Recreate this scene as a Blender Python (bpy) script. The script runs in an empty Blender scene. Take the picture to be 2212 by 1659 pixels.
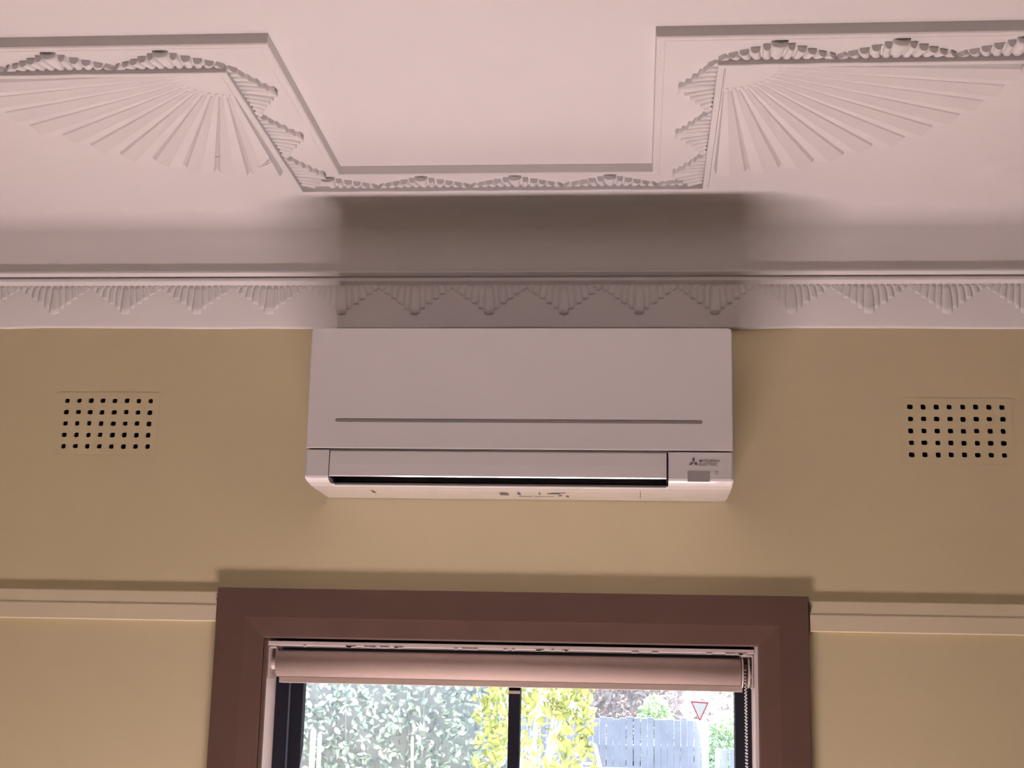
import bpy, bmesh, math, random
from mathutils import Vector, Matrix
random.seed(7)
S = bpy.context.scene
COL = S.collection
EYE = 1.70                     # eye height above the floor, metres

# ------------------------------------------------------------------ camera
F_PX, YAW, PITCH, ROLL, DIST = 3162.6, -0.0871, 0.2157, 0.0221, 2.8982
fwd = Vector((math.sin(YAW)*math.cos(PITCH), math.cos(YAW)*math.cos(PITCH), math.sin(PITCH)))
r0 = Vector((math.cos(YAW), -math.sin(YAW), 0)); u0 = r0.cross(fwd)
RGT = math.cos(ROLL)*r0 + math.sin(ROLL)*u0
UPV = -math.sin(ROLL)*r0 + math.cos(ROLL)*u0
CAM = Vector((0, -DIST, EYE))
cd = bpy.data.cameras.new('camera'); cam = bpy.data.objects.new('camera', cd); COL.objects.link(cam)
cd.sensor_fit = 'HORIZONTAL'; cd.sensor_width = 36.0; cd.lens = F_PX/2212*36.0
cd.clip_start = 0.05; cd.clip_end = 500
m = Matrix((RGT, UPV, -fwd)).transposed().to_4x4(); m.translation = CAM
cam.matrix_world = m
S.camera = cam
def at(px, py, Y):             # point at depth plane y = Y seen at a pixel
    d = fwd + RGT*((px-1106)/F_PX) - UPV*((py-829.5)/F_PX)
    return CAM + d*((Y-CAM.y)/d.y)

# ------------------------------------------------------------------ light
S.view_settings.view_transform = 'Standard'; S.view_settings.look = 'None'
S.view_settings.gamma = 1.0; S.view_settings.use_curve_mapping = False
S.view_settings.exposure = 0.0
w = bpy.data.worlds.new('sky'); S.world = w; w.use_nodes = True
wb = w.node_tree.nodes['Background']
wb.inputs[0].default_value = (0.80, 0.90, 1.0, 1); wb.inputs[1].default_value = 1.7
sd = bpy.data.lights.new('sun', 'SUN'); sun = bpy.data.objects.new('sun', sd); COL.objects.link(sun)
sd.energy = 500.0; sd.angle = math.radians(0.6); sd.color = (1.0, 0.945, 0.93)
EL, AZ = math.radians(61), math.radians(9)      # comes from beyond the window, a little from the right
sdir = Vector((-math.sin(AZ)*math.cos(EL), -math.cos(AZ)*math.cos(EL), -math.sin(EL)))
sun.rotation_euler = sdir.to_track_quat('-Z', 'Y').to_euler()
sun.location = (2, 12, 12)
S.cycles.use_guiding = True; S.cycles.use_denoising = True; S.cycles.sample_clamp_indirect = 0.0
S.cycles.max_bounces = 7; S.cycles.diffuse_bounces = 3; S.cycles.transparent_max_bounces = 12

# ------------------------------------------------------------------ materials
MATS = {}
def mat(name, col, rough=0.6, metal=0.0, var=0.0, vscale=6.0, bump=0.0, bscale=40.0, spec=0.5, trans=None):
    if name in MATS: return MATS[name]
    M = bpy.data.materials.new(name); M.use_nodes = True
    nt = M.node_tree; b = nt.nodes['Principled BSDF']
    b.inputs['Base Color'].default_value = (*col, 1); b.inputs['Roughness'].default_value = rough
    b.inputs['Metallic'].default_value = metal; b.inputs['Specular IOR Level'].default_value = spec
    tc = nt.nodes.new('ShaderNodeTexCoord')
    if var > 0:
        n = nt.nodes.new('ShaderNodeTexNoise'); n.inputs['Scale'].default_value = vscale; n.inputs['Detail'].default_value = 5
        nt.links.new(tc.outputs['Object'], n.inputs['Vector'])
        rp = nt.nodes.new('ShaderNodeValToRGB')
        rp.color_ramp.elements[0].position = 0.3; rp.color_ramp.elements[1].position = 0.7
        rp.color_ramp.elements[0].color = (*[c*(1-var) for c in col], 1)
        rp.color_ramp.elements[1].color = (*[min(1, c*(1+var)) for c in col], 1)
        nt.links.new(n.outputs['Fac'], rp.inputs['Fac']); nt.links.new(rp.outputs['Color'], b.inputs['Base Color'])
    if bump > 0:
        n = nt.nodes.new('ShaderNodeTexNoise'); n.inputs['Scale'].default_value = bscale; n.inputs['Detail'].default_value = 4
        nt.links.new(tc.outputs['Object'], n.inputs['Vector'])
        bp = nt.nodes.new('ShaderNodeBump'); bp.inputs['Strength'].default_value = bump; bp.inputs['Distance'].default_value = 0.002
        nt.links.new(n.outputs['Fac'], bp.inputs['Height']); nt.links.new(bp.outputs['Normal'], b.inputs['Normal'])
    if trans:                                    # thin leaf: some light comes through
        t = nt.nodes.new('ShaderNodeBsdfTranslucent'); t.inputs[0].default_value = (*trans, 1)
        a = nt.nodes.new('ShaderNodeAddShader')
        nt.links.new(b.outputs[0], a.inputs[0]); nt.links.new(t.outputs[0], a.inputs[1])
        nt.links.new(a.outputs[0], nt.nodes['Material Output'].inputs[0])
    MATS[name] = M; return M
M_CEIL = mat('ceiling_plaster_paint', (0.84, 0.81, 0.805), 0.75, bump=0.15, bscale=25, spec=0.2)
M_CORN = M_CEIL
M_WALL = mat('cream_wall_paint', (0.735, 0.645, 0.405), 0.6, var=0.03, vscale=2.5, bump=0.2, bscale=60, spec=0.25)
M_RAIL = mat('cream_rail_paint', (0.82, 0.73, 0.52), 0.45, var=0.02, vscale=5, spec=0.35)
M_BROWN = mat('brown_gloss_paint', (0.155, 0.094, 0.073), 0.42, var=0.06, vscale=9, bump=0.2, bscale=30, spec=0.35)
M_SILL = mat('dark_brown_sill_paint', (0.03, 0.022, 0.02), 0.95, spec=0.0)
M_AC = mat('white_plastic', (0.90, 0.875, 0.885), 0.10, spec=0.5)
for _n, _v in (('Coat Weight', 1.0), ('Coat IOR', 1.7), ('Coat Roughness', 0.06)): M_AC.node_tree.nodes['Principled BSDF'].inputs[_n].default_value = _v
M_ACG = mat('slot_shade_grey', (0.50, 0.49, 0.49), 0.5)  # shade inside the panel slot, put into a greyer plastic colour
M_BLACK = mat('black_plastic', (0.012, 0.012, 0.014), 0.5)
M_PRINT = mat('grey_print', (0.20, 0.17, 0.17), 0.5)
M_PRINTL = mat('faint_grey_print', (0.10, 0.09, 0.09), 0.5)
M_RECV = mat('grey_receiver_window', (0.43, 0.42, 0.42), 0.3)
M_JAMB = mat('white_reveal_paint', (0.82, 0.74, 0.71), 0.5, var=0.04, vscale=14, spec=0.3)
M_FRAME = mat('dark_aluminium', (0.022, 0.023, 0.034), 0.6, spec=0.12)
M_BLIND = mat('cream_blind_fabric', (0.55, 0.43, 0.38), 0.8, var=0.05, vscale=5, bump=0.2, bscale=300, spec=0.15)
M_BAR = mat('beige_hem_bar', (0.60, 0.50, 0.43), 0.5)
M_BRKT = mat('ivory_bracket_plastic', (0.72, 0.62, 0.55), 0.3)
M_CHAIN = mat('steel_bead_chain', (0.75, 0.74, 0.73), 0.25, metal=0.8)
M_FLOOR = mat('warm_floor_boards', (0.64, 0.515, 0.53), 0.42, var=0.06, vscale=4, spec=1.0)
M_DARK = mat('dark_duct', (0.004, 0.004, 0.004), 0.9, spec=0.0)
M_CRACK = mat('dark_crack', (0.12, 0.08, 0.07), 0.9, spec=0.0)
M_HEDGE = mat('hedge_leaf_sky_tint', (0.23, 0.30, 0.345), 0.5, var=0.3, vscale=5, spec=0.2, trans=(0.003, 0.0045, 0.0045))  # bluish because the sky's reflection is put into the leaf colour
M_HEDGEB = mat('hedge_inner_twigs', (0.19, 0.215, 0.29), 0.9)
M_GOLD = mat('golden_leaf', (0.19, 0.225, 0.115), 0.7, var=0.35, vscale=4, spec=0.08, trans=(0.0024, 0.0029, 0.0010))
M_GREEN = mat('green_leaf', (0.25, 0.33, 0.22), 0.6, var=0.3, vscale=4, spec=0.15, trans=(0.003, 0.0045, 0.002))
M_PALE = mat('pale_blossom_leaf', (0.72, 0.67, 0.69), 0.7, var=0.25, vscale=3, spec=0.1, trans=(0.009, 0.008, 0.008))
M_TWIG = mat('bush_inner_twigs', (0.28, 0.33, 0.36), 0.9)
M_FENCE = mat('weathered_grey_paling', (0.36, 0.41, 0.54), 0.9, var=0.12, vscale=3)
M_WHITE = mat('white_outdoor_paint', (0.75, 0.76, 0.76), 0.6)
M_STAKE = mat('pale_timber_stake', (0.70, 0.56, 0.47), 0.7)
M_RED = mat('red_sign_film', (0.60, 0.05, 0.08), 0.4)
M_ROOF = mat('house_roof', (0.30, 0.25, 0.24), 0.8)
M_GROUND = mat('outdoor_ground', (0.006, 0.006, 0.006), 0.95, var=0.2, vscale=2, spec=0.0)
def glass_mat():
    M = bpy.data.materials.new('window_glass'); M.use_nodes = True; nt = M.node_tree
    nt.nodes.remove(nt.nodes['Principled BSDF'])
    t = nt.nodes.new('ShaderNodeBsdfTransparent'); t.inputs[0].default_value = (0.97, 0.98, 0.98, 1)
    g = nt.nodes.new('ShaderNodeBsdfGlossy'); g.inputs['Roughness'].default_value = 0.02
    x = nt.nodes.new('ShaderNodeMixShader'); x.inputs[0].default_value = 0.05
    nt.links.new(t.outputs[0], x.inputs[1]); nt.links.new(g.outputs[0], x.inputs[2])
    nt.links.new(x.outputs[0], nt.nodes['Material Output'].inputs[0]); return M
M_GLASS = glass_mat()

# ------------------------------------------------------------------ helpers
def tag(o, label=None, cat=None, group=None, kind=None):
    for k, v in (('label', label), ('category', cat), ('group', group), ('kind', kind)):
        if v: o[k] = v
    return o
def link(o, parent=None):
    COL.objects.link(o)
    if parent: o.parent = parent
    return o
def mesh(name, vs, fs, m, parent=None, smooth=False, fix=True):
    me = bpy.data.meshes.new(name); me.from_pydata([tuple(v) for v in vs], [], fs)
    if fix:
        bm = bmesh.new(); bm.from_mesh(me); bmesh.ops.recalc_face_normals(bm, faces=bm.faces); bm.to_mesh(me); bm.free()
    me.materials.append(m)
    if smooth: me.polygons.foreach_set('use_smooth', [True]*len(me.polygons))
    return link(bpy.data.objects.new(name, me), parent)
def bmobj(name, bm, m, parent=None, smooth=False):
    bmesh.ops.recalc_face_normals(bm, faces=bm.faces)
    me = bpy.data.meshes.new(name); bm.to_mesh(me); bm.free(); me.materials.append(m)
    if smooth: me.polygons.foreach_set('use_smooth', [True]*len(me.polygons))
    return link(bpy.data.objects.new(name, me), parent)
def addbox(bm, x0, x1, y0, y1, z0, z1):
    vs = [bm.verts.new((x, y, z)) for x in (x0, x1) for y in (y0, y1) for z in (z0, z1)]
    for f in ((0,1,3,2),(4,6,7,5),(0,4,5,1),(2,3,7,6),(0,2,6,4),(1,5,7,3)): bm.faces.new([vs[i] for i in f])
def box(name, x0, x1, y0, y1, z0, z1, m, parent=None, bev=0.0, seg=2):
    bm = bmesh.new(); addbox(bm, x0, x1, y0, y1, z0, z1)
    if bev: bmesh.ops.bevel(bm, geom=bm.edges[:], offset=bev, segments=seg, affect='EDGES', profile=0.5)
    return bmobj(name, bm, m, parent)
def prism_x(name, prof, x0, x1, m, parent=None, bev=0.0, smooth=False):   # (y,z) profile drawn along x
    bm = bmesh.new()
    a = [bm.verts.new((x0, y, z)) for y, z in prof]; b = [bm.verts.new((x1, y, z)) for y, z in prof]
    n = len(prof)
    for i in range(n): bm.faces.new((a[i], a[(i+1) % n], b[(i+1) % n], b[i]))
    bm.faces.new(a[::-1]); bm.faces.new(b)
    if bev: bmesh.ops.bevel(bm, geom=bm.edges[:], offset=bev, segments=2, affect='EDGES')
    return bmobj(name, bm, m, parent, smooth)
def empty(name, loc, parent=None):
    o = bpy.data.objects.new(name, None); o.empty_display_size = 0.05; link(o, parent); o.location = loc; return o
def cyl(bm, a, b, r, n=12, r2=None):
    a = Vector(a); b = Vector(b); d = (b-a).normalized()
    s = d.orthogonal().normalized(); t = d.cross(s); r2 = r if r2 is None else r2
    A = [bm.verts.new(a + (s*math.cos(k*2*math.pi/n)+t*math.sin(k*2*math.pi/n))*r) for k in range(n)]
    B = [bm.verts.new(b + (s*math.cos(k*2*math.pi/n)+t*math.sin(k*2*math.pi/n))*r2) for k in range(n)]
    for k in range(n): bm.faces.new((A[k], A[(k+1) % n], B[(k+1) % n], B[k]))
    bm.faces.new(A[::-1]); bm.faces.new(B)
Z = lambda z: EYE + z
XL, XR, YB, YT = -2.5, 2.2, -5.2, 0.24       # room limits, outer wall face
ZF = 0.0

# ------------------------------------------------------------------ room shell
def grid_wall(name, xs, zs, holes, y0, y1, m):
    bm = bmesh.new(); V = {}
    def v(x, y, z):
        k = (round(x, 5), round(y, 5), round(z, 5))
        if k not in V: V[k] = bm.verts.new((x, y, z))
        return V[k]
    inside = lambda i, j: any(h[0]-1e-6 <= xs[i] and xs[i+1] <= h[1]+1e-6 and h[2]-1e-6 <= zs[j] and zs[j+1] <= h[3]+1e-6 for h in holes)
    for i in range(len(xs)-1):
        for j in range(len(zs)-1):
            if inside(i, j): continue
            a, b, c, d = xs[i], xs[i+1], zs[j], zs[j+1]
            bm.faces.new((v(a,y0,c), v(b,y0,c), v(b,y0,d), v(a,y0,d)))
            bm.faces.new((v(a,y1,c), v(a,y1,d), v(b,y1,d), v(b,y1,c)))
    for a, b, c, d in holes:
        bm.faces.new((v(a,y0,c), v(a,y1,c), v(a,y1,d), v(a,y0,d))); bm.faces.new((v(b,y0,c), v(b,y0,d), v(b,y1,d), v(b,y1,c)))
        bm.faces.new((v(a,y0,c), v(b,y0,c), v(b,y1,c), v(a,y1,c))); bm.faces.new((v(a,y0,d), v(a,y1,d), v(b,y1,d), v(b,y0,d)))
    a, b, c, d = xs[0], xs[-1], zs[0], zs[-1]
    bm.faces.new((v(a,y0,c), v(a,y0,d), v(a,y1,d), v(a,y1,c))); bm.faces.new((v(b,y0,c), v(b,y1,c), v(b,y1,d), v(b,y0,d)))
    bm.faces.new((v(a,y0,d), v(b,y0,d), v(b,y1,d), v(a,y1,d)))
    return bmobj(name, bm, m)
WX0, WX1, WZ0, WZ1 = -0.745, 0.243, Z(-0.75), Z(0.128)     # structural window opening
VP, VQ = 0.1781/7, 0.0958/4                                # vent hole pitch
VENTS = []
for x, z in ((-1.1817, Z(0.5988)), (0.5397, Z(0.5938))):
    VENTS.append((x-VP*0.75, x+0.1781+VP*0.75, z-0.0958-VQ*0.75, z+VQ*0.75))
ZTOP = Z(1.13)
holes = [(WX0, WX1, WZ0, WZ1)] + VENTS
xs = sorted({XL, XR, *[h[0] for h in holes], *[h[1] for h in holes]})
zs = sorted({ZF, ZTOP, *[h[2] for h in holes], *[h[3] for h in holes]})
wf = grid_wall('wall_front', xs, zs, holes, 0.0, YT, M_WALL)
tag(wf, 'cream painted wall around the brown window with the air conditioner on it', 'wall', kind='structure')
tag(box('wall_left', XL-0.1, XL, YB, 0, ZF, ZTOP, M_WALL), 'cream side wall left of the window wall', 'wall', kind='structure')
tag(box('wall_right', XR, XR+0.1, YB, 0, ZF, ZTOP, M_WALL), 'cream side wall right of the window wall', 'wall', kind='structure')
tag(box('wall_back', XL-0.1, XR+0.1, YB-0.1, YB, ZF, ZTOP, M_WALL), 'cream wall behind the viewer opposite the window', 'wall', kind='structure')
tag(box('floor', XL-0.1, XR+0.1, YB-0.1, YT, ZF-0.1, ZF, M_FLOOR), 'warm toned room floor under the window', 'floor', kind='structure')

# ------------------------------------------------------------------ ceiling and plaster border
Z0, Z1, ZR, ZFD = Z(1.0100), Z(0.9914), Z(0.9780), Z(0.9863)   # recess, border band, rim, outer field
ceil = box('ceiling', XL-0.1, XR+0.1, YB-0.1, YT, Z0, Z0+0.1, M_CEIL)
tag(ceil, 'pinkish white flat plaster ceiling recess above the moulded border', 'ceiling', kind='structure')
PATH_R = [(XL, -0.8358), (-0.572, -0.8358), (-0.572, -0.2617), (0.0268, -0.2617), (0.0268, -0.8358), (XR, -0.8358)]
PATH_M = [(XL, -0.7626), (-0.6575, -0.7626), (-0.6575, -0.2030), (0.1247, -0.2030), (0.1247, -0.7626), (XR, -0.7626)]
def offset(path, d):           # shift a polyline to its left with mitred corners
    out = []
    for i, p in enumerate(path):
        ns = []
        for a, b in ((i-1, i), (i, i+1)):
            if a >= 0 and b < len(path):
                t = Vector((path[b][0]-path[a][0], path[b][1]-path[a][1])).normalized(); ns.append(Vector((-t.y, t.x)))
        if len(ns) == 1: n = ns[0]
        else: n = (ns[0]+ns[1]); n = n/n.dot(ns[0])
        out.append((p[0]+n.x*d, p[1]+n.y*d))
    return out
def sweep(name, path, prof, m, parent=None, closed=False, smooth=False, wob=0.0):
    # subdivide so that the hand-run edges can be a little wavy
    rows = []
    for d, z in prof: rows.append([(x, y, z) for x, y in offset(path, d)])
    sub = []
    for row in rows:
        r = []
        for i in range(len(row)-1):
            a, b = Vector(row[i]), Vector(row[i+1]); n = max(1, int((b-a).length/0.04))
            n = max(1, int((Vector(path[i+1])-Vector(path[i])).length/0.04))
            for k in range(n): r.append(a.lerp(b, k/n))
        r.append(Vector(row[-1])); sub.append(r)
    vs, fs = [], []; n = len(sub[0]); rnd = random.Random(3)
    wv = [rnd.uniform(-wob, wob) for _ in range(n)]
    for j, r in enumerate(sub):
        for i, v in enumerate(r): vs.append((v.x, v.y, v.z + (wv[i] if 0 < j < len(sub)-1 else 0)))
    k = len(sub)
    for j in range(k if closed else k-1):
        for i in range(n-1): fs.append((j*n+i, j*n+i+1, ((j+1) % k)*n+i+1, ((j+1) % k)*n+i))
    if closed:
        fs.append(tuple(j*n for j in range(k))); fs.append(tuple(j*n+n-1 for j in range(k-1, -1, -1)))
    return mesh(name, vs, fs, m, parent, smooth)
# riser from the recess down to the band, then the band up to the rim
bpath = []
border = sweep('trim_1', PATH_R, [(0, Z0+0.004), (0.000, Z0-0.002), (0.0012, Z1+0.0025), (0.003, Z1+0.0006), (0.006, Z1), (0.010, Z1), (0.0115, Z1-0.0009), (0.0135, Z1-0.0009), (0.015, Z1)], M_CEIL)
tag(border, 'stepped plaster ceiling border with shells and corner fans around the recess', 'ceiling border', kind='structure')
A = offset(PATH_R, 0.015); B = offset(PATH_M, 0.004)
mesh('border_band', [(x, y, Z1) for x, y in A] + [(x, y, Z1) for x, y in B], [(i, i+1, i+7, i+6) for i in range(5)], M_CEIL, border, fix=False)
sweep('rim', PATH_M, [(0.000, Z1+0.003), (0.000, ZR+0.0012), (0.0015, ZR), (0.010, ZR), (0.013, ZFD+0.004), (0.013, Z1+0.003)], M_CEIL, border, closed=True, wob=0.0006)

# shells: a thin back plate with radiating flutes. local axes: u along the rim, v towards the tip, w off the surface
def flute_mesh(ub, ue, ve, wb_, we, hb, he, pointed=False):
    a, b = Vector((ub, 0, 0)), Vector((ue, ve, 0)); d = (b-a).normalized(); s = Vector((d.y, -d.x, 0))
    vs, fs = [], []; N, K = 6, 6
    for k in range(N):
        t = k/(N-1)
        c = a.lerp(b, t) + s*(0.0012*math.sin(t*math.pi)*(1 if ue > 0 else -1))
        wd = wb_ + (we-wb_)*t**0.8; h = hb + (he-hb)*t**1.4
        if k == N-1: wd *= 0.93
        for j in range(K+1):
            q = math.pi*j/K
            p = c + s*(math.cos(q)*wd/2) + Vector((0, 0, max(math.sin(q), 0)**0.75*h))
            if pointed and k == N-1: p += Vector((0, 1, 0))*(0.004*math.sin(q)**2)
            if j in (0, K): p.z = -0.002
            vs.append(p)
    for k in range(N-1):
        for j in range(K): fs.append((k*(K+1)+j, k*(K+1)+j+1, (k+1)*(K+1)+j+1, (k+1)*(K+1)+j))
    fs.append(tuple(range(K+1))[::-1]); fs.append(tuple((N-1)*(K+1)+j for j in range(K+1)))
    me = bpy.data.meshes.new('flute'); me.from_pydata([tuple(v) for v in vs], [], fs)
    bm = bmesh.new(); bm.from_mesh(me); bmesh.ops.recalc_face_normals(bm, faces=bm.faces); bm.to_mesh(me); bm.free()
    me.materials.append(M_CEIL)
    me.polygons.foreach_set('use_smooth', [len(p.vertices) == 4 for p in me.polygons])
    return me
NF = 11
def shell_kit(W, H, hgt, base_h):
    kit = []
    for i in range(NF):
        t = -1 + 2*i/(NF-1)
        ve = H*(0.16 + 0.80*(1-abs(t))**1.05)
        we = W/NF*(0.98 if i != NF//2 else 1.75)
        if abs(t) < 0.25 and i != NF//2: we *= 0.75
        ue = t*W*0.468; ub = t*W*0.415
        if i != NF//2: ue += math.copysign(W*0.012, t)*(1-abs(t))
        kit.append((t, flute_mesh(ub, ue, ve if i != NF//2 else H*0.93, W/NF*0.80, we, base_h, hgt*(0.75+0.25*(1-abs(t))), i == NF//2)))
    vs = [(-W*0.46, -0.001, -0.001), (W*0.46, -0.001, -0.001), (W*0.44, H*0.1, 0.0007), (0, H*0.85, 0.0007), (-W*0.44, H*0.1, 0.0007), (-W*0.46, -0.001, 0.0007), (W*0.46, -0.001, 0.0007)]
    me = bpy.data.meshes.new('shell'); me.from_pydata(vs, [], [(5, 6, 2, 3, 4)]); me.materials.append(M_CEIL)
    return kit, me
KIT_C = shell_kit(0.1819, 0.0590, 0.0125, 0.0055)
KIT_S = shell_kit(0.1958, 0.0610, 0.0120, 0.0050)
KIT_F = shell_kit(0.1819, 0.0520, 0.0115, 0.0055)
KIT_W = shell_kit(0.1535, 0.062, 0.0038, 0.0024)
def shell(parent, kit, pos, u, v, tmin=-2, tmax=2):
    u, v = Vector(u), Vector(v); n = u.cross(v)
    M = Matrix((u, v, n)).transposed().to_4x4(); M.translation = pos
    o = bpy.data.objects.new('shell', kit[1]); link(o, parent); o.matrix_basis = M
    for t, me in kit[0]:
        if tmin <= t <= tmax: link(bpy.data.objects.new('flute', me), o)
    return o
for k in range(5): shell(border, KIT_C, (-0.6575-0.0910-0.1819*k, -0.7626, Z1), (1,0,0), (0,-1,0))
for k in range(5): shell(border, KIT_C, (0.1247+0.0897+0.1819*k, -0.7626, Z1), (1,0,0), (0,-1,0))
for k, y in enumerate((-0.6647, -0.4689, -0.2731)):
    shell(border, KIT_S, (-0.6575, y, Z1), (0,1,0), (1,0,0), tmax=0.65 if k == 2 else 2)
    shell(border, KIT_S, (0.1247, y+0.006, Z1), (0,-1,0), (-1,0,0), tmin=-0.65 if k == 2 else -2)
for x, a, b in ((-0.5977, -0.05, 2), (-0.4164, -2, 2), (-0.2345, -2, 2), (-0.0526, -2, 2), (0.1293, -2, -0.55)):
    shell(border, KIT_F, (x, -0.2030, Z1), (1,0,0), (0,-1,0), a, b)

# corner fans: each rib a folded wedge
def fan(cx, cy, sx):
    R0 = 0.0876
    hub_v = [(cx, cy, ZFD-0.004)]
    for k in range(9):
        a = math.radians(90*k/8); hub_v.append((cx+sx*R0*1.08*math.cos(a), cy+R0*1.08*math.sin(a), ZFD-0.004))
    n = len(hub_v)
    hv = hub_v + [(x, y, ZFD+0.003) for x, y, z in hub_v]
    fs = [tuple(range(n)), tuple(range(2*n-1, n-1, -1))] + [(i, (i+1) % n, n+(i+1) % n, n+i) for i in range(n)]
    f = mesh('fan', hv, fs, M_CEIL, border)
    NR = 11; rnd = random.Random(5 if sx > 0 else 9)
    for k in range(NR):
        a0, a1 = math.radians(1.0+88.5*k/NR), math.radians(1.0+88.5*(k+1)/NR)
        R1 = 0.4586 - 0.0227*math.sin(math.pi*(k+0.5)/NR) + rnd.uniform(-0.006, 0.006)
        vs, fc = [], []
        for r, h in ((R0*0.95, 0.005), (0.21, 0.0100), (0.34, 0.0135), (R1-0.004, 0.0160)):
            for frac, hh in ((0.0, 0.0008), (0.12, h*0.55), (0.55, h), (0.93, h*0.75), (1.0, 0.0008)):
                a = a0 + (a1-a0)*frac
                rr = r + (0.008*(0.5-abs(frac-0.55)) if r > 0.35 else 0)
                vs.append((cx+sx*rr*math.cos(a), cy+rr*math.sin(a), ZFD-hh))
        for r, h in ((R1+0.004, 0),):
            for frac in (0.0, 0.12, 0.55, 0.93, 1.0):
                a = a0 + (a1-a0)*frac; vs.append((cx+sx*r*math.cos(a), cy+r*math.sin(a), ZFD+0.002))
        for i in range(4):
            for j in range(4): fc.append((i*5+j, i*5+j+1, (i+1)*5+j+1, (i+1)*5+j))
        mesh('rib', vs, fc, M_CEIL, f)
    return f
fanR = fan(0.1381, -0.7492, 1); fanL = fan(-0.6709, -0.7492, -1)
def crack(pts, parent, zz):
    vs, fs = [], []
    for i, (x, y, wd) in enumerate(pts): vs += [(x, y-wd, zz), (x, y+wd, zz)]
    for i in range(len(pts)-1): fs.append((2*i, 2*i+1, 2*i+3, 2*i+2))
    mesh('crack', vs, fs, M_CRACK, parent, fix=False)
def onz(px, py, z):
    d = fwd + RGT*((px-1106)/F_PX) - UPV*((py-829.5)/F_PX); return CAM + d*((z-CAM.z)/d.z)
for pp in (((553, 361, .0002), (562, 360, .0006), (570, 358, .0006), (578, 354, .0012), (586, 350, .0005)), ((463, 340, .0003), (469, 339, .0011), (476, 336, .0006))):
    zc = ZFD-0.0168
    crack([(*onz(a, b, zc)[:2], wd) for a, b, wd in pp], fanL, zc)

# outer field beside the step, cove and cornice band along the window wall
PROF = [(0.000, 0.7536), (0.013, 0.7536), (0.015, 0.7560), (0.024, 0.8350), (0.026, 0.8400), (0.030, 0.8420), (0.0360, 0.8455), (0.0370, 0.8490),
        (0.0350, 0.8525), (0.0310, 0.8537), (0.0310, 0.8548), (0.0400, 0.8575), (0.0455, 0.8610), (0.0455, 0.8635), (0.0425, 0.8660), (0.0380, 0.8675), (0.0385, 0.8690)]
cove = [(0.0410, 0.885), (0.0430, 0.905), (0.0460, 0.925), (0.0505, 0.943)]
for k in range(1, 17):                       # the cove turns over into the flat border field
    q = math.pi/2*(0.10+0.90*k/16)
    cove.append((0.0920-0.0420*math.cos(q), 0.9400+(0.9863-0.9400)*math.sin(q)))
PROF += cove
vs, fs = [], []; NX = 60; rnd = random.Random(11)
X = [XL+(XR-XL)*i/NX for i in range(NX+1)]
bw = [rnd.uniform(-0.0012, 0.0012) for _ in X]
for d, z in PROF:
    for i, x in enumerate(X): vs.append((x, -d, Z(z)+(bw[i] if z < 0.757 else 0)))
n = NX+1
for j in range(len(PROF)-1):
    for i in range(NX): fs.append((j*n+i, j*n+i+1, (j+1)*n+i+1, (j+1)*n+i))
corn = mesh('trim_2', vs, fs, M_CORN, smooth=False)
for p in corn.data.polygons: p.use_smooth = p.index >= 4*NX
try: corn.data.set_sharp_from_angle(angle=math.radians(40))
except Exception: pass
tag(corn, 'curved white plaster cornice with shell frieze above the cream window wall', 'cornice', kind='structure')
fl = [(XL, -0.7511), (-0.6690, -0.7511), (-0.6690, -0.1915), (0.1362, -0.1915), (0.1362, -0.7511), (XR, -0.7511)]
mesh('outer_field', [(x, y, ZFD) for x, y in fl] + [(XL, -0.092, ZFD), (XR, -0.092, ZFD), (-0.6690, -0.092, ZFD), (0.1362, -0.092, ZFD)],
     [(0, 1, 8, 6), (2, 3, 9, 8), (4, 5, 7, 9)], M_CEIL, corn, fix=False)
tilt = Vector((0, -0.009, 0.079)).normalized()          # cornice band leans out a little towards its top
for k in range(-10, 13):
    x = -0.302+0.1530*k
    if XL+0.1 < x < XR-0.1:
        shell(corn, KIT_W, (x, -0.0236, Z(0.8400)), (-1, 0, 0), -tilt)

# picture rails
def rail(name, x0, x1, lab):
    o = prism_x(name, [(0.0, Z(0.209)), (-0.006, Z(0.2088)), (-0.0075, Z(0.207)), (-0.0085, Z(0.183)), (-0.0100, Z(0.181)), (-0.0100, Z(0.1515)), (-0.0090, Z(0.150)), (0.0, Z(0.150))], x0, x1, M_RAIL)
    tag(o, lab, 'picture rail', kind='structure')
rail('trim_3', XL, -0.8335, 'pale cream picture rail running left from the brown architrave')
rail('trim_4', 0.334, XR, 'pale cream picture rail running right from the brown architrave')

# ------------------------------------------------------------------ window
win = empty('window_1', (-0.251, 0.0, WZ0))
tag(win, 'sliding window with brown architrave, white reveal and dark aluminium frame', 'window', kind='structure')
def child(o): o.parent = win; o.matrix_parent_inverse = win.matrix_world.inverted(); return o
bpy.context.view_layer.update()
# architrave: flat face, then a splay to the opening; mitred at the corners
XA0, XA1, ZA = -0.832, 0.331, Z(0.2165); ZB = Z(-0.80)
AP = [(0.000, 0.0), (0.000, -0.0125), (0.0012, -0.0138), (0.057, -0.0140), (0.059, -0.0135), (0.094, -0.0070), (0.097, -0.0055), (0.097, 0.0)]
def arch_piece(pts0, pts1):
    n = len(AP); vs = pts0+pts1
    fs = [(i, (i+1) % n, n+(i+1) % n, n+i) for i in range(n)] + [tuple(range(n))[::-1], tuple(range(n, 2*n))]
    o = mesh('architrave', vs, fs, M_BROWN); return child(o)
arch_piece([(XA0+d, y, ZA-d) for d, y in AP], [(XA1-d, y, ZA-d) for d, y in AP])
arch_piece([(XA0+d, y, ZB) for d, y in AP], [(XA0+d, y, ZA-d) for d, y in AP])
arch_piece([(XA1-d, y, ZB) for d, y in AP], [(XA1-d, y, ZA-d) for d, y in AP])
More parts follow.
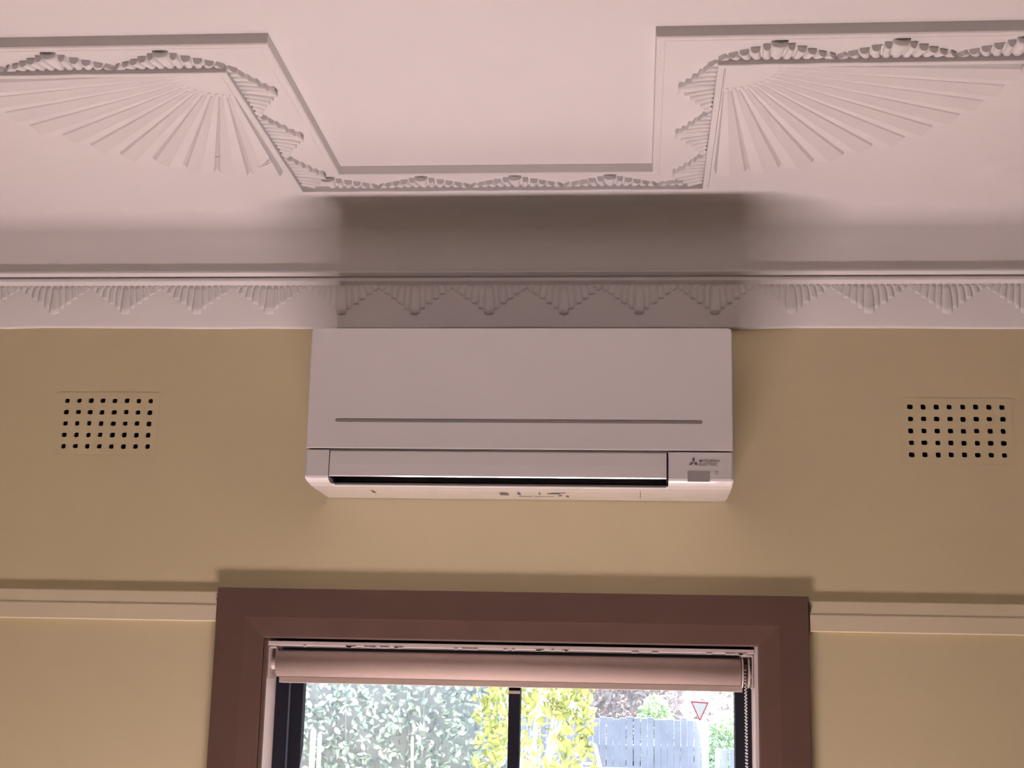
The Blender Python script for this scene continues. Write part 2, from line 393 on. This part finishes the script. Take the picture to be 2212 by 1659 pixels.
# reveal lining
RX0, RX1, RZ1 = -0.7285, 0.2275, Z(0.1135)
child(box('reveal_jamb', WX0, RX0, 0.006, 0.098, WZ0, WZ1, M_JAMB, bev=0.001))
child(box('reveal_jamb', RX1, WX1, 0.006, 0.098, WZ0, WZ1, M_JAMB, bev=0.001))
child(box('reveal_head', RX0, RX1, 0.004, 0.098, RZ1-0.008, RZ1+0.001, M_JAMB, bev=0.001))
child(box('reveal_jamb', RX0-0.005, RX0+0.0005, -0.0055, 0.006, WZ0, RZ1, M_BROWN))  # thin brown strip painting in the dark shadow line beside the architrave
child(box('sill_board', WX0-0.06, WX1+0.06, -0.035, 0.09, WZ0-0.012, WZ0+0.012, M_SILL, bev=0.003))
child(box('outer_sill', WX0, WX1, 0.09, 0.27, WZ0-0.012, WZ0+0.008, M_SILL, bev=0.003))
# aluminium frame
FY0, FY1 = 0.088, 0.128
child(box('frame_stile', -0.7285, -0.700, FY0, FY1, WZ0, WZ1, M_FRAME, bev=0.001))
child(box('frame_stile', 0.195, 0.2275, FY0, FY1, WZ0, WZ1, M_FRAME, bev=0.001))
child(box('frame_head', -0.700, 0.195, FY0, FY1, Z(0.066), WZ1, M_FRAME, bev=0.001))
child(box('frame_foot', -0.700, 0.195, FY0, FY1, WZ0, WZ0+0.04, M_FRAME, bev=0.001))
child(box('sash_stile', -0.6985, -0.673, FY0+0.006, FY1-0.006, WZ0+0.04, Z(0.066), M_FRAME, bev=0.0015))
child(box('mullion', -0.2535, -0.2305, FY0-0.002, FY1-0.004, WZ0+0.04, Z(0.066), M_FRAME, bev=0.0015))
child(box('mullion_cap', -0.2535, -0.2305, FY0-0.006, FY0-0.002, Z(0.022), Z(0.028), M_BAR, bev=0.0008))
child(box('glazing_bead', -0.7005, -0.6975, FY0-0.003, FY0+0.004, WZ0+0.04, Z(0.066), mat('grey_bead', (0.10, 0.12, 0.17), 0.4)))
child(box('pane', -0.673, -0.2535, 0.106, 0.110, WZ0+0.04, Z(0.066), M_GLASS))
child(box('pane', -0.2305, 0.195, 0.106, 0.110, WZ0+0.04, Z(0.066), M_GLASS))
# flaked paint bits along the reveal head and beside the rails
rnd = random.Random(21); bm = bmesh.new()
for k in range(26):
    x = rnd.uniform(-0.68, 0.20); l = rnd.uniform(0.004, 0.02); h = rnd.uniform(0.001, 0.003)
    addbox(bm, x, x+l, 0.003, 0.006, RZ1-0.008-h, RZ1-0.0075)
o = child(bmobj('paint_flakes', bm, M_JAMB)); o['kind'] = 'stuff'
rnd = random.Random(4); vs = []; fs = []
for x0, s in ((-0.832, -1), (0.3325, 1)):
    for k in range(5):
        z = Z(0.209-0.006-0.0045*k); wd = rnd.uniform(0.001, 0.005); i = len(vs)
        vs += [(x0, -0.0105, z-0.004), (x0+s*wd, -0.0105, z-0.001), (x0+s*wd*0.6, -0.0105, z+0.003), (x0, -0.0105, z+0.004)]; fs.append((i, i+1, i+2, i+3))
o = child(mesh('paint_chips', vs, fs, mat('chipped_paint', (0.16, 0.11, 0.09), 0.8), fix=False)); o['kind'] = 'stuff'

# ------------------------------------------------------------------ roller blind
bl = empty('roller_blind', (-0.257, 0.036, Z(0.07)))
tag(bl, 'rolled up beige roller blind with bead chain inside the window head', 'roller blind')
bpy.context.view_layer.update()
def cb(o, par=None):
    o.parent = par or bl; o.matrix_parent_inverse = bl.matrix_world.inverted(); return o
RC, RR = (0.036, Z(0.0715)), 0.0262
prof = [(RC[0]+RR*math.cos(2*math.pi*k/48), RC[1]+RR*math.sin(2*math.pi*k/48)) for k in range(48)]
o = prism_x('fabric_roll', prof, -0.7135, 0.2030, M_BLIND, smooth=True)
for p in o.data.polygons: p.use_smooth = len(p.vertices) == 4
cb(o)
cb(box('hanging_fabric', -0.7080, 0.2000, RC[0]+RR-0.0015, RC[0]+RR-0.0005, Z(0.038), Z(0.0715), M_BLIND))
cb(prism_x('hem_bar', [(RC[0]-0.004, Z(0.0462)), (RC[0]-0.0055, Z(0.0450)), (RC[0]-0.0055, Z(0.0345)), (RC[0]-0.003, Z(0.0338)), (RC[0]+RR-0.001, Z(0.0338)), (RC[0]+RR, Z(0.0355)), (RC[0]+RR, Z(0.0450))], -0.7085, 0.2060, M_BAR))
def bracket(x0, x1, xin):
    bm = bmesh.new()
    addbox(bm, x0, x1, 0.008, 0.066, Z(0.040), Z(0.1035))
    bmesh.ops.bevel(bm, geom=bm.edges[:], offset=0.0012, segments=2, affect='EDGES')
    addbox(bm, min(x0, xin), max(x1, xin), 0.012, 0.062, Z(0.1000), Z(0.1040))
    cyl(bm, ((x0+x1)/2, RC[0], RC[1]), (xin, RC[0], RC[1]), 0.012, 16)
    return cb(bmobj('bracket', bm, M_BRKT))
bracket(-0.7275, -0.7245, -0.7135); b2 = bracket(0.2235, 0.2265, 0.2030)
# chain drive: two thin discs with a slot between them
for a, b in ((0.2045, 0.2072), (0.2165, 0.2192)):
    prof = [(RC[0]+0.030*math.cos(2*math.pi*k/32), RC[1]+0.030*math.sin(2*math.pi*k/32)) for k in range(32)]
    cb(prism_x('drive_disc', prof, a, b, M_BRKT))
prof = [(RC[0]+0.020*math.cos(2*math.pi*k/24), RC[1]+0.020*math.sin(2*math.pi*k/24)) for k in range(24)]
cb(prism_x('drive_wheel', prof, 0.2072, 0.2165, mat('dark_drive', (0.10, 0.06, 0.05), 0.5)))
bm = bmesh.new()
for yy, off in ((RC[0]-0.0225, 0.0), (RC[0]+0.0225, 0.003)):
    z = Z(0.075)
    while z > Z(-0.62):
        mt = Matrix.Translation((0.2118+off*0.9-(0.0015 if off == 0 else -0.001), yy, z-off*0.9))
        bmesh.ops.create_icosphere(bm, subdivisions=1, radius=0.00235, matrix=mt); z -= 0.0062
o = cb(bmobj('bead_chain', bm, M_CHAIN, smooth=True)); o['kind'] = 'stuff'

# ------------------------------------------------------------------ air conditioner
AX0, AX1, AF = -0.622, 0.177, -0.215
ac = empty('air_conditioner', ((AX0+AX1)/2, 0, Z(0.40)))
tag(ac, 'white wall mounted split air conditioner above the brown window', 'air conditioner')
bpy.context.view_layer.update()
def ca(o, par=None):
    o.parent = par or ac                      # the covers themselves carry no offset, only the air conditioner's empty does
    if par is None: o.matrix_parent_inverse = ac.matrix_world.inverted()
    return o
OX0, OX1 = -0.577, 0.0585                     # outlet
# casing: upper body, two end blocks, bottom tray
up = ca(prism_x('casing', [(-0.001, Z(0.463)), (-0.001, Z(0.697)), (-0.150, Z(0.697)), (-0.200, Z(0.692)), (-0.203, Z(0.463))], AX0+0.002, AX1-0.002, M_AC, bev=0.002))
ENDP = [(-0.001, Z(0.4625)), (-0.001, Z(0.4005)), (-0.120, Z(0.4000)), (-0.165, Z(0.4005)), (-0.195, Z(0.4030)), (-0.208, Z(0.4058)), (-0.2135, Z(0.4090)), (-0.215, Z(0.4130)), (-0.215, Z(0.4610)), (-0.2135, Z(0.4625))]
def endcap(x0, x1):
    o = prism_x('end_cover', ENDP, x0, x1, M_AC)
    bm = bmesh.new(); bm.from_mesh(o.data)
    es = [e for e in bm.edges if all(abs(v.co.x-(x0 if x0 == AX0 else x1)) < 1e-5 for v in e.verts)]
    bmesh.ops.bevel(bm, geom=es, offset=0.003, segments=3, affect='EDGES'); bm.to_mesh(o.data); bm.free()
    return ca(o)
eL = endcap(AX0, OX0); eR = endcap(OX1, AX1)
tray = ca(prism_x('bottom_tray', [(-0.001, Z(0.4005)), (-0.120, Z(0.4000)), (-0.158, Z(0.4005)), (-0.168, Z(0.4022)), (-0.170, Z(0.4045)), (-0.168, Z(0.4070)), (-0.150, Z(0.4085)), (-0.001, Z(0.4085))], OX0, OX1, M_AC))
ca(prism_x('tray_lip', [(-0.1705, Z(0.4040)), (-0.1725, Z(0.4030)), (-0.1720, Z(0.4010)), (-0.1660, Z(0.3998)), (-0.1600, Z(0.4002))], OX0+0.004, OX1-0.003, M_AC), tray)
ca(box('outlet_duct', OX0, OX1, -0.150, -0.002, Z(0.409), Z(0.4625), M_BLACK))
for x in (OX0+0.001, OX1-0.003):
    ca(box('outlet_cheek', x, x+0.002, -0.206, -0.150, Z(0.411), Z(0.4615), M_BLACK))
ca(box('outlet_ceiling', OX0+0.003, OX1-0.003, -0.2030, -0.150, Z(0.4600), Z(0.4625), M_BLACK))
# inner fins
for k in range(2):
    ca(box('inner_louvre', OX0+0.02+0.31*k, OX0+0.30+0.31*k, -0.165, -0.152, Z(0.4105), Z(0.4120), mat('inner_louvre_black', (0.03, 0.03, 0.035), 0.3)))
# front panel with a long slot
def panel():
    z0, z1, x0, x1 = Z(0.4655), Z(0.6990), AX0, AX1
    sx0, sx1, sz0, sz1 = -0.5685, 0.1215, Z(0.5155), Z(0.5230)
    r = 0.009; pts = []
    for cx, cz, a0 in ((x1-r, z1-r, 0), (x0+r, z1-r, 90)):
        for k in range(6):
            a = math.radians(a0+90*k/5); pts.append((cx+r*math.cos(a), cz+r*math.sin(a)))
    pts += [(x0, z0), (x1, z0)]
    hole = []
    rr = (sz1-sz0)/2; zc = (sz0+sz1)/2
    for cx, a0 in ((sx1-rr, -90), (sx0+rr, 90)):
        for k in range(7):
            a = math.radians(a0+180*k/6); hole.append((cx+rr*math.cos(a), zc+rr*math.sin(a)))
    bm = bmesh.new()
    def ring(p, y): return [bm.verts.new((a, y, b)) for a, b in p]
    shrink = [(min(max(a, x0+0.0015), x1-0.0015) if True else a, min(max(b, z0+0.0012), z1-0.0015)) for a, b in pts]
    f0 = ring(shrink, AF); f1 = ring(pts, AF+0.0015); f2 = ring(pts, -0.2035)
    h0 = ring(hole, AF); h1 = ring(hole, AF+0.0030)
    def loopfaces(a, b):
        n = len(a)
        for i in range(n): bm.faces.new((a[i], a[(i+1) % n], b[(i+1) % n], b[i]))
    loopfaces(f0, f1); loopfaces(f1, f2); loopfaces(h0, h1); bm.faces.new(f2)
    es = [bm.edges.get((f0[i], f0[(i+1) % len(f0)])) for i in range(len(f0))] + [bm.edges.get((h0[i], h0[(i+1) % len(h0)])) for i in range(len(h0))]
    bmesh.ops.triangle_fill(bm, use_beauty=True, use_dissolve=False, edges=es)
    return bmobj('front_panel', bm, M_AC)
pn = ca(panel())
ca(box('panel_slot', -0.570, 0.123, AF+0.0028, AF+0.0045, Z(0.5145), Z(0.5240), M_ACG), pn)
# vane: gently curved blade standing a little open at its foot
vp = [(-0.2075, Z(0.4612)), (-0.2115, Z(0.4615)), (-0.2150, Z(0.4590)), (-0.2158, Z(0.4570)), (-0.2172, Z(0.4350)), (-0.2166, Z(0.4135)), (-0.2150, Z(0.4118)), (-0.2125, Z(0.4125)), (-0.2130, Z(0.4350)), (-0.2115, Z(0.4560)), (-0.2070, Z(0.4590))]
ca(prism_x('vane', vp, OX0+0.0022, OX1-0.0035, M_AC))
# emblem, lettering, receiver window and lamp on the right end cover
def flat(name, polys, y, m, par):
    vs, fs = [], []
    for p in polys:
        i = len(vs); vs += [(x, y, z) for x, z in p] + [(x, y+0.0006, z) for x, z in p]; n = len(p)
        fs += [tuple(range(i, i+n)), tuple(range(i+2*n-1, i+n-1, -1))] + [(i+k, i+(k+1) % n, i+n+(k+1) % n, i+n+k) for k in range(n)]
    return ca(mesh(name, vs, fs, m), par)
ex, ez, L = 0.1045, Z(0.4435), 0.0098
polys = []
for a in (90, 210, 330):
    a = math.radians(a); d = (math.cos(a), math.sin(a)); polys.append([(ex, ez)] + [(ex+L*math.cos(a+o)/ (2*math.cos(math.radians(30))), ez+L*math.sin(a+o)/(2*math.cos(math.radians(30)))) for o in (math.radians(-30),)] + [(ex+L*d[0], ez+L*d[1])] + [(ex+L*math.cos(a+o)/(2*math.cos(math.radians(30))), ez+L*math.sin(a+o)/(2*math.cos(math.radians(30)))) for o in (math.radians(30),)])
flat('emblem', polys, AF-0.0004, M_PRINT, eR)
def text(body, x, z, width, height, name, par):
    c = bpy.data.curves.new('lettering', 'FONT'); c.body = body; c.size = 1.0; c.offset = 0.012; c.extrude = 0.0
    t = bpy.data.objects.new('tmp', c); COL.objects.link(t); bpy.context.view_layer.update()
    me = bpy.data.meshes.new_from_object(t.evaluated_get(bpy.context.evaluated_depsgraph_get()))
    bpy.data.objects.remove(t)
    x0 = min(v.co.x for v in me.vertices); x1 = max(v.co.x for v in me.vertices); y0 = min(v.co.y for v in me.vertices); y1 = max(v.co.y for v in me.vertices)
    for v in me.vertices: v.co = Vector((x+(v.co.x-x0)/(x1-x0)*width, AF-0.0004, z+(v.co.y-y0)/(y1-y0)*height))
    me.materials.clear(); me.materials.append(M_PRINT); me.name = name
    o = bpy.data.objects.new(name, me); COL.objects.link(o); return ca(o, par)
text('MITSUBISHI', 0.1150, Z(0.4438), 0.0365, 0.0050, 'lettering', eR)
text('ELECTRIC', 0.1150, Z(0.4372), 0.0325, 0.0050, 'lettering', eR)
ca(box('receiver_window', 0.0935, 0.1340, AF-0.0006, AF+0.002, Z(0.4075), Z(0.4265), M_RECV, bev=0.0005), eR)
bm = bmesh.new(); cyl(bm, (0.1465, AF+0.001, Z(0.4245)), (0.1465, AF-0.0005, Z(0.4245)), 0.0028, 16)
ca(bmobj('indicator_lamp', bm, M_RECV), eR)
bm = bmesh.new(); cyl(bm, (0.1465, AF+0.001, Z(0.4245)), (0.1465, AF-0.0008, Z(0.4245)), 0.0016, 12)
ca(bmobj('lamp_lens', bm, M_AC), eR)
# printed notice and seams under the tray
ZU = Z(0.3998)
def under(px, py): q = onz(px, py, ZU); return q.x, q.y
def mark(quads, m, name):
    vs, fs = [], []
    for p0, p1 in quads:
        i = len(vs); (xa, ya), (xb, yb) = under(*p0), under(*p1)
        vs += [(xa, ya, ZU), (xb, ya, ZU), (xb, yb, ZU), (xa, yb, ZU)]; fs.append((i, i+1, i+2, i+3))
    return ca(mesh(name, vs, fs, m, fix=False), tray)
mark([((1078, 1064), (1100, 1070))], M_PRINTL, 'printed_block')
mark([((1116, 1064), (1126, 1069)), ((1163, 1065), (1168, 1069)), ((1182, 1066), (1210, 1068)), ((1190, 1064.5), (1222, 1066)), ((1206, 1070), (1214, 1072.5)), ((1222, 1071), (1230, 1074))], M_PRINTL, 'printed_notice')['kind'] = 'stuff'
mark([((1120, 1072), (1150, 1073)), ((1155, 1072.6), (1196, 1073.6))], M_PRINTL, 'printed_notice')['kind'] = 'stuff'
mark([((1382.5, 1063), (1384, 1076))], M_PRINTL, 'tray_seam'); mark([((806, 1059), (807, 1065))], M_PRINTL, 'tray_seam')

# ------------------------------------------------------------------ wall vents
def vent(xc, zc, box4, lab):
    x0, x1, z0, z1 = box4
    v = empty('wall_vent', ((x0+x1)/2, 0, z0)); tag(v, lab, 'vent', group='plaster wall vents')
    bpy.context.view_layer.update(); inv = v.matrix_world.inverted(); rnd = random.Random(int(xc*1000))
    vs, fs = [], []; Y0, Y1 = -0.0004, 0.006
    ex = [x0] + [xc+VP*(k+0.5) for k in range(7)] + [x1]; ez_ = [z1] + [zc-VQ*(k+0.5) for k in range(4)] + [z0]
    for i in range(8):
        for j in range(5):
            cx, cz = xc+VP*i + rnd.uniform(-.0004, .0004), zc-VQ*j + rnd.uniform(-.0004, .0004)
            hx, hz = 0.0053*rnd.uniform(0.92, 1.08), 0.0050*rnd.uniform(0.92, 1.08)
            a, b, c, d = ex[i], ex[i+1], ez_[j+1], ez_[j]; g = 0.38
            hole = [(-1, -1+g), (-1+g, -1), (1-g, -1), (1, -1+g), (1, 1-g), (1-g, 1), (-1+g, 1), (-1, 1-g)]
            hole = [(cx+p*hx*rnd.uniform(.93, 1.07), cz+q*hz*rnd.uniform(.93, 1.07)) for p, q in hole]
            n = len(vs)
            vs += [(a, Y0, c), (b, Y0, c), (b, Y0, d), (a, Y0, d)] + [(p, Y0, q) for p, q in hole] + [(p, Y1, q) for p, q in hole]
            H = lambda k: n+4+k % 8
            fs += [(n, n+1, H(2), H(1)), (n+1, H(3), H(2)), (n+1, n+2, H(4), H(3)), (n+2, H(5), H(4)), (n+2, n+3, H(6), H(5)), (n+3, H(7), H(6)), (n+3, n, H(0), H(7)), (n, H(1), H(0))]
            fs += [(H(k), H(k+1), n+12+(k+1) % 8, n+12+k) for k in range(8)]
    o = mesh('grille_plate', vs, fs, M_WALL, v, fix=False); o.matrix_parent_inverse = inv
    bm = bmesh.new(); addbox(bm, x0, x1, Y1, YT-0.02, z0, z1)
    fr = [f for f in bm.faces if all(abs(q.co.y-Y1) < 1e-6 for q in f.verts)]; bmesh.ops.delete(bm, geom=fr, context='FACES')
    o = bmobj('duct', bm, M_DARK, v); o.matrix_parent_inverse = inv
vent(-1.1817, Z(0.5988), VENTS[0], 'square-holed plaster vent in the wall left of the air conditioner')
vent(0.5397, Z(0.5938), VENTS[1], 'square-holed plaster vent in the wall right of the air conditioner')

# ------------------------------------------------------------------ outdoors
GZ = -0.40
def leaves(name, n, region, size, m, parent, seed, stuff=True, up=0.0):
    rnd = random.Random(seed); vs, fs = [], []
    while n > 0:
        p = region(rnd)
        if p is None: continue
        n -= 1
        s = size*rnd.uniform(0.6, 1.3); d = Vector((rnd.gauss(0, 1), rnd.gauss(0, 1)-0.4, rnd.gauss(0, 1)-0.3)).normalized()
        e = d.orthogonal().normalized(); e.rotate(Matrix.Rotation(rnd.uniform(0, 6.28), 3, d)); g = d.cross(e)
        i = len(vs); bend = d*s*0.15
        vs += [p-e*s*0.5, p-e*s*0.22+g*s*0.24+bend, p+e*s*0.18+g*s*0.26+bend, p+e*s*0.52, p+e*s*0.18-g*s*0.26+bend, p-e*s*0.22-g*s*0.24+bend]; fs += [(i, i+1, i+2, i+3), (i, i+3, i+4, i+5)]
    o = mesh(name, vs, fs, m, parent, fix=False)
    if stuff: o['kind'] = 'stuff'
    return o
def boxreg(x0, x1, y0, y1, z0, z1): return lambda r: Vector((r.uniform(x0, x1), r.uniform(y0, y1), r.uniform(z0, z1)))
def ellreg(c, rx, ry, rz, shell_=0.55):
    def f(r):
        while True:
            v = Vector((r.uniform(-1, 1), r.uniform(-1, 1), r.uniform(-1, 1)))
            if shell_ < v.length < 1: break
        return Vector((c[0]+v.x*rx, c[1]+v.y*ry, c[2]+v.z*rz))
    return f
g = box('outdoor_ground', -60, 60, YT+0.12, 110, GZ-0.1, GZ, M_GROUND); tag(g, 'dark garden ground outside the window', 'ground', kind='structure')

# dense hedge to the left, about six metres beyond the glass
HY = 6.0
hx0, hx1 = at(560, 1560, HY).x-4.0, at(1135, 1560, HY).x
h = empty('hedge', ((hx0+hx1)/2, HY+0.5, GZ)); tag(h, 'dense tall sky tinted green hedge filling the left window pane', 'hedge')
bpy.context.view_layer.update()
def co(o, par): o.matrix_parent_inverse = par.matrix_world.inverted(); return o
co(leaves('foliage', 40000, boxreg(hx0, hx1, HY-0.15, HY+0.75, GZ+0.25, 2.75), 0.046, M_HEDGE, h, 1), h)
bm = bmesh.new(); rnd = random.Random(2)
for k in range(60):
    x = rnd.uniform(hx0, hx1); y = HY+rnd.uniform(0.25, 0.7)
    cyl(bm, (x, y, GZ), (x+rnd.uniform(-.2, .2), y+rnd.uniform(-.1, .1), rnd.uniform(1.6, 2.6)), 0.014, 5, 0.005)
o = co(bmobj('stems', bm, M_HEDGEB, h), h); o['kind'] = 'stuff'
co(box('inner_growth', hx0+0.1, hx1-0.1, HY+0.55, HY+0.72, GZ, 2.6, M_HEDGEB, h), h)

def bush(name, lab, c, rx, ry, rz, n, size, m, seed, cat='shrub', sh=0.6):
    b = empty(name, (c[0], c[1], GZ)); tag(b, lab, cat); bpy.context.view_layer.update()
    co(leaves('foliage', n, ellreg(c, rx, ry, rz, sh), size, m, b, seed), b)
    bm = bmesh.new(); rnd = random.Random(seed)
    cyl(bm, (c[0], c[1], GZ), (c[0], c[1], c[2]), 0.03+0.02*rz, 8, 0.02)
    for k in range(10):
        a = rnd.uniform(0, 6.28); zb = rnd.uniform(GZ+0.4*(c[2]-GZ), c[2])
        cyl(bm, (c[0], c[1], zb), (c[0]+rx*0.75*math.cos(a), c[1]+ry*0.75*math.sin(a), zb+rz*rnd.uniform(.2, .7)), 0.016, 5, 0.005)
    co(bmobj('stem', bm, M_TWIG, b), b)
    return b
p = at(1155, 1570, 5.1)
bush('golden_shrub', 'yellow green leafy shrub between the hedge and the paling fence', (p.x, 5.1, 1.45), 0.33, 0.30, 1.45, 3000, 0.060, M_GOLD, 3)

# paling fence about twenty metres off
FY = 21.0
fa, fb = at(1150, 1550, FY), at(1522, 1555, FY)
fe = empty('paling_fence', ((fa.x+fb.x)/2, FY, GZ)); tag(fe, 'weathered blue grey timber paling fence beyond the golden shrub', 'fence'); bpy.context.view_layer.update()
x = fa.x-0.6; rnd = random.Random(8)
base = None
while x < fb.x:
    top = at(1300, 1549, FY).z + rnd.uniform(-0.03, 0.02); wd = 0.098
    o = box('paling', x, x+wd, FY+rnd.uniform(-0.006, 0.006), FY+0.022, GZ+0.03, top, M_FENCE, fe, bev=0.003, seg=1); co(o, fe)
    if x+wd+0.02 > fb.x: break
    x += wd+rnd.choice((0.004, 0.006, 0.012, 0.006, 0.016))
for z in (GZ+0.35, GZ+1.45): co(box('fence_rail', fa.x-0.6, fb.x, FY+0.024, FY+0.07, z, z+0.08, M_FENCE, fe), fe)
# low fence continuing beyond the white gate post
fc = at(1600, 1615, FY)
fe2 = empty('low_paling_fence', (fb.x+0.8, FY, GZ)); tag(fe2, 'lower grey paling fence right of the white gate post', 'fence'); bpy.context.view_layer.update()
x = fb.x+0.16; ztop = at(1550, 1616, FY).z
while x < fc.x+1.0:
    o = box('paling', x, x+0.095, FY, FY+0.022, GZ+0.03, ztop+rnd.uniform(-.03, .02), M_FENCE, fe2, bev=0.003, seg=1); co(o, fe2)
    x += 0.095+rnd.choice((0.006, 0.012, 0.03))
co(box('fence_rail', fb.x+0.16, fc.x+1.0, FY+0.024, FY+0.06, GZ+0.5, GZ+0.58, M_FENCE, fe2), fe2)
q = at(1524, 1558, FY-0.1)
gp = empty('gate_post', (q.x, FY-0.1, GZ)); tag(gp, 'white square gate post at the end of the tall paling fence', 'post'); bpy.context.view_layer.update()
co(box('post', q.x-0.045, q.x+0.045, FY-0.145, FY-0.055, GZ, q.z-0.03, M_WHITE, gp, bev=0.004), gp)
co(box('post_cap', q.x-0.058, q.x+0.058, FY-0.158, FY-0.042, q.z-0.03, q.z, M_WHITE, gp, bev=0.008), gp)

# give-way sign on the far corner
SY = 48.0
c0, c1, c2 = at(1490, 1513, SY), at(1533, 1516, SY), at(1511.5, 1562, SY)
sg = empty('give_way_sign', (c2.x, SY, GZ)); tag(sg, 'white and red triangular give way sign above the fence', 'road sign'); bpy.context.view_layer.update()
def tri(a, b, c, y, th, name, m, s=1.0):
    g = (a+b+c)/3; P = [g+(q-g)*s for q in (a, b, c)]
    vs = [(q.x, y, q.z) for q in P] + [(q.x, y+th, q.z) for q in P]
    return co(mesh(name, vs, [(0, 1, 2), (5, 4, 3), (0, 3, 4, 1), (1, 4, 5, 2), (2, 5, 3, 0)], m, sg), sg)
tri(c0, c1, c2, SY, 0.004, 'sign_plate', M_WHITE)
tri(c0, c1, c2, SY-0.003, 0.003, 'red_border', M_RED, 0.90)
tri(c0, c1, c2, SY-0.006, 0.003, 'white_centre', M_WHITE, 0.72)
bm = bmesh.new(); cyl(bm, (c2.x, SY+0.04, GZ), (c2.x, SY+0.04, c0.z-0.05), 0.03, 10)
co(bmobj('sign_pole', bm, mat('galvanised_steel', (0.6, 0.61, 0.62), 0.5, metal=0.5), sg), sg)

# trees and shrubs behind
p = at(1365, 1520, 58); bush('blossom_tree', 'pale pinkish grey blossoming tree behind the paling fence', (p.x, 58, 3.4), 2.5, 2.5, 3.2, 6500, 0.27, M_PALE, 12, 'tree', 0.3)
p = at(1560, 1520, 64); bush('blossom_tree', 'pale grey leafed tree behind the give way sign', (p.x, 64, 3.6), 3.4, 2.5, 3.6, 5500, 0.30, M_PALE, 13, 'tree', 0.3)
p = at(1562, 1580, 25); bush('green_shrub', 'round yellow green shrub behind the low paling fence', (p.x+0.15, 25, 0.95), 0.55, 0.5, 0.75, 2200, 0.10, M_GREEN, 14)
p = at(1415, 1530, 30); bush('green_shrub', 'small mid green shrub showing over the tall paling fence', (p.x, 30, 1.25), 0.45, 0.4, 0.75, 900, 0.12, M_GREEN, 15)
# white house far behind
p = at(1290, 1530, 80)
hs = empty('house', (p.x+3, 82, GZ)); tag(hs, 'white weatherboard house far behind the blossoming tree', 'house'); bpy.context.view_layer.update()
co(box('house_wall', p.x-6, p.x+12, 80, 88, GZ, 3.6, M_WHITE, hs), hs)
o = prism_x('roof', [(79.4, 3.6), (84, 5.6), (88.6, 3.6)], p.x-6.4, p.x+12.4, M_ROOF, hs); co(o, hs)

# stakes and posts in the garden
def stake(name, lab, a, b, Y, wpx, m, cat='stake', grp=None):
    A, B = at(a[0], a[1], Y), at(b[0], b[1], Y); t = (A-B); G = B-t*((B.z-GZ)/t.z) if t.z else B
    r = wpx/F_PX*(Y+DIST)/2; bm = bmesh.new(); d = (A-G).normalized()
    cyl(bm, G, A-d*r*1.5, r, 8); cyl(bm, A-d*r*1.5, A, r, 8, r*0.4)
    o = bmobj(name, bm, m); tag(o, lab, cat, grp)
stake('garden_stake', 'leaning pale timber stake in front of the paling fence', (1284, 1606), (1297, 1659), 12.0, 8, M_STAKE)
stake('garden_stake', 'thin pinkish cane in front of the hedge', (891, 1590), (890, 1659), 5.6, 6, M_STAKE)
stake('white_post', 'thicker white post standing in front of the hedge', (677, 1572), (673, 1659), 5.6, 12, M_WHITE, 'post')
stake('white_post', 'slimmer white post beside the thicker one before the hedge', (691, 1582), (688, 1659), 5.65, 9, M_WHITE, 'post')
a, b = at(1212, 1656, 14), at(1330, 1659, 14)
gr = empty('garden_rail', ((a.x+b.x)/2+0.6, 14, GZ)); tag(gr, 'low white horizontal garden rail before the paling fence', 'rail'); bpy.context.view_layer.update()
co(box('top_rail', a.x, b.x+1.0, 13.97, 14.03, a.z-0.05, a.z, M_WHITE, gr, bev=0.005), gr)
for xx in (a.x+0.05, b.x+0.9): co(box('rail_post', xx-0.03, xx+0.03, 13.975, 14.025, GZ, a.z-0.05, M_WHITE, gr), gr)
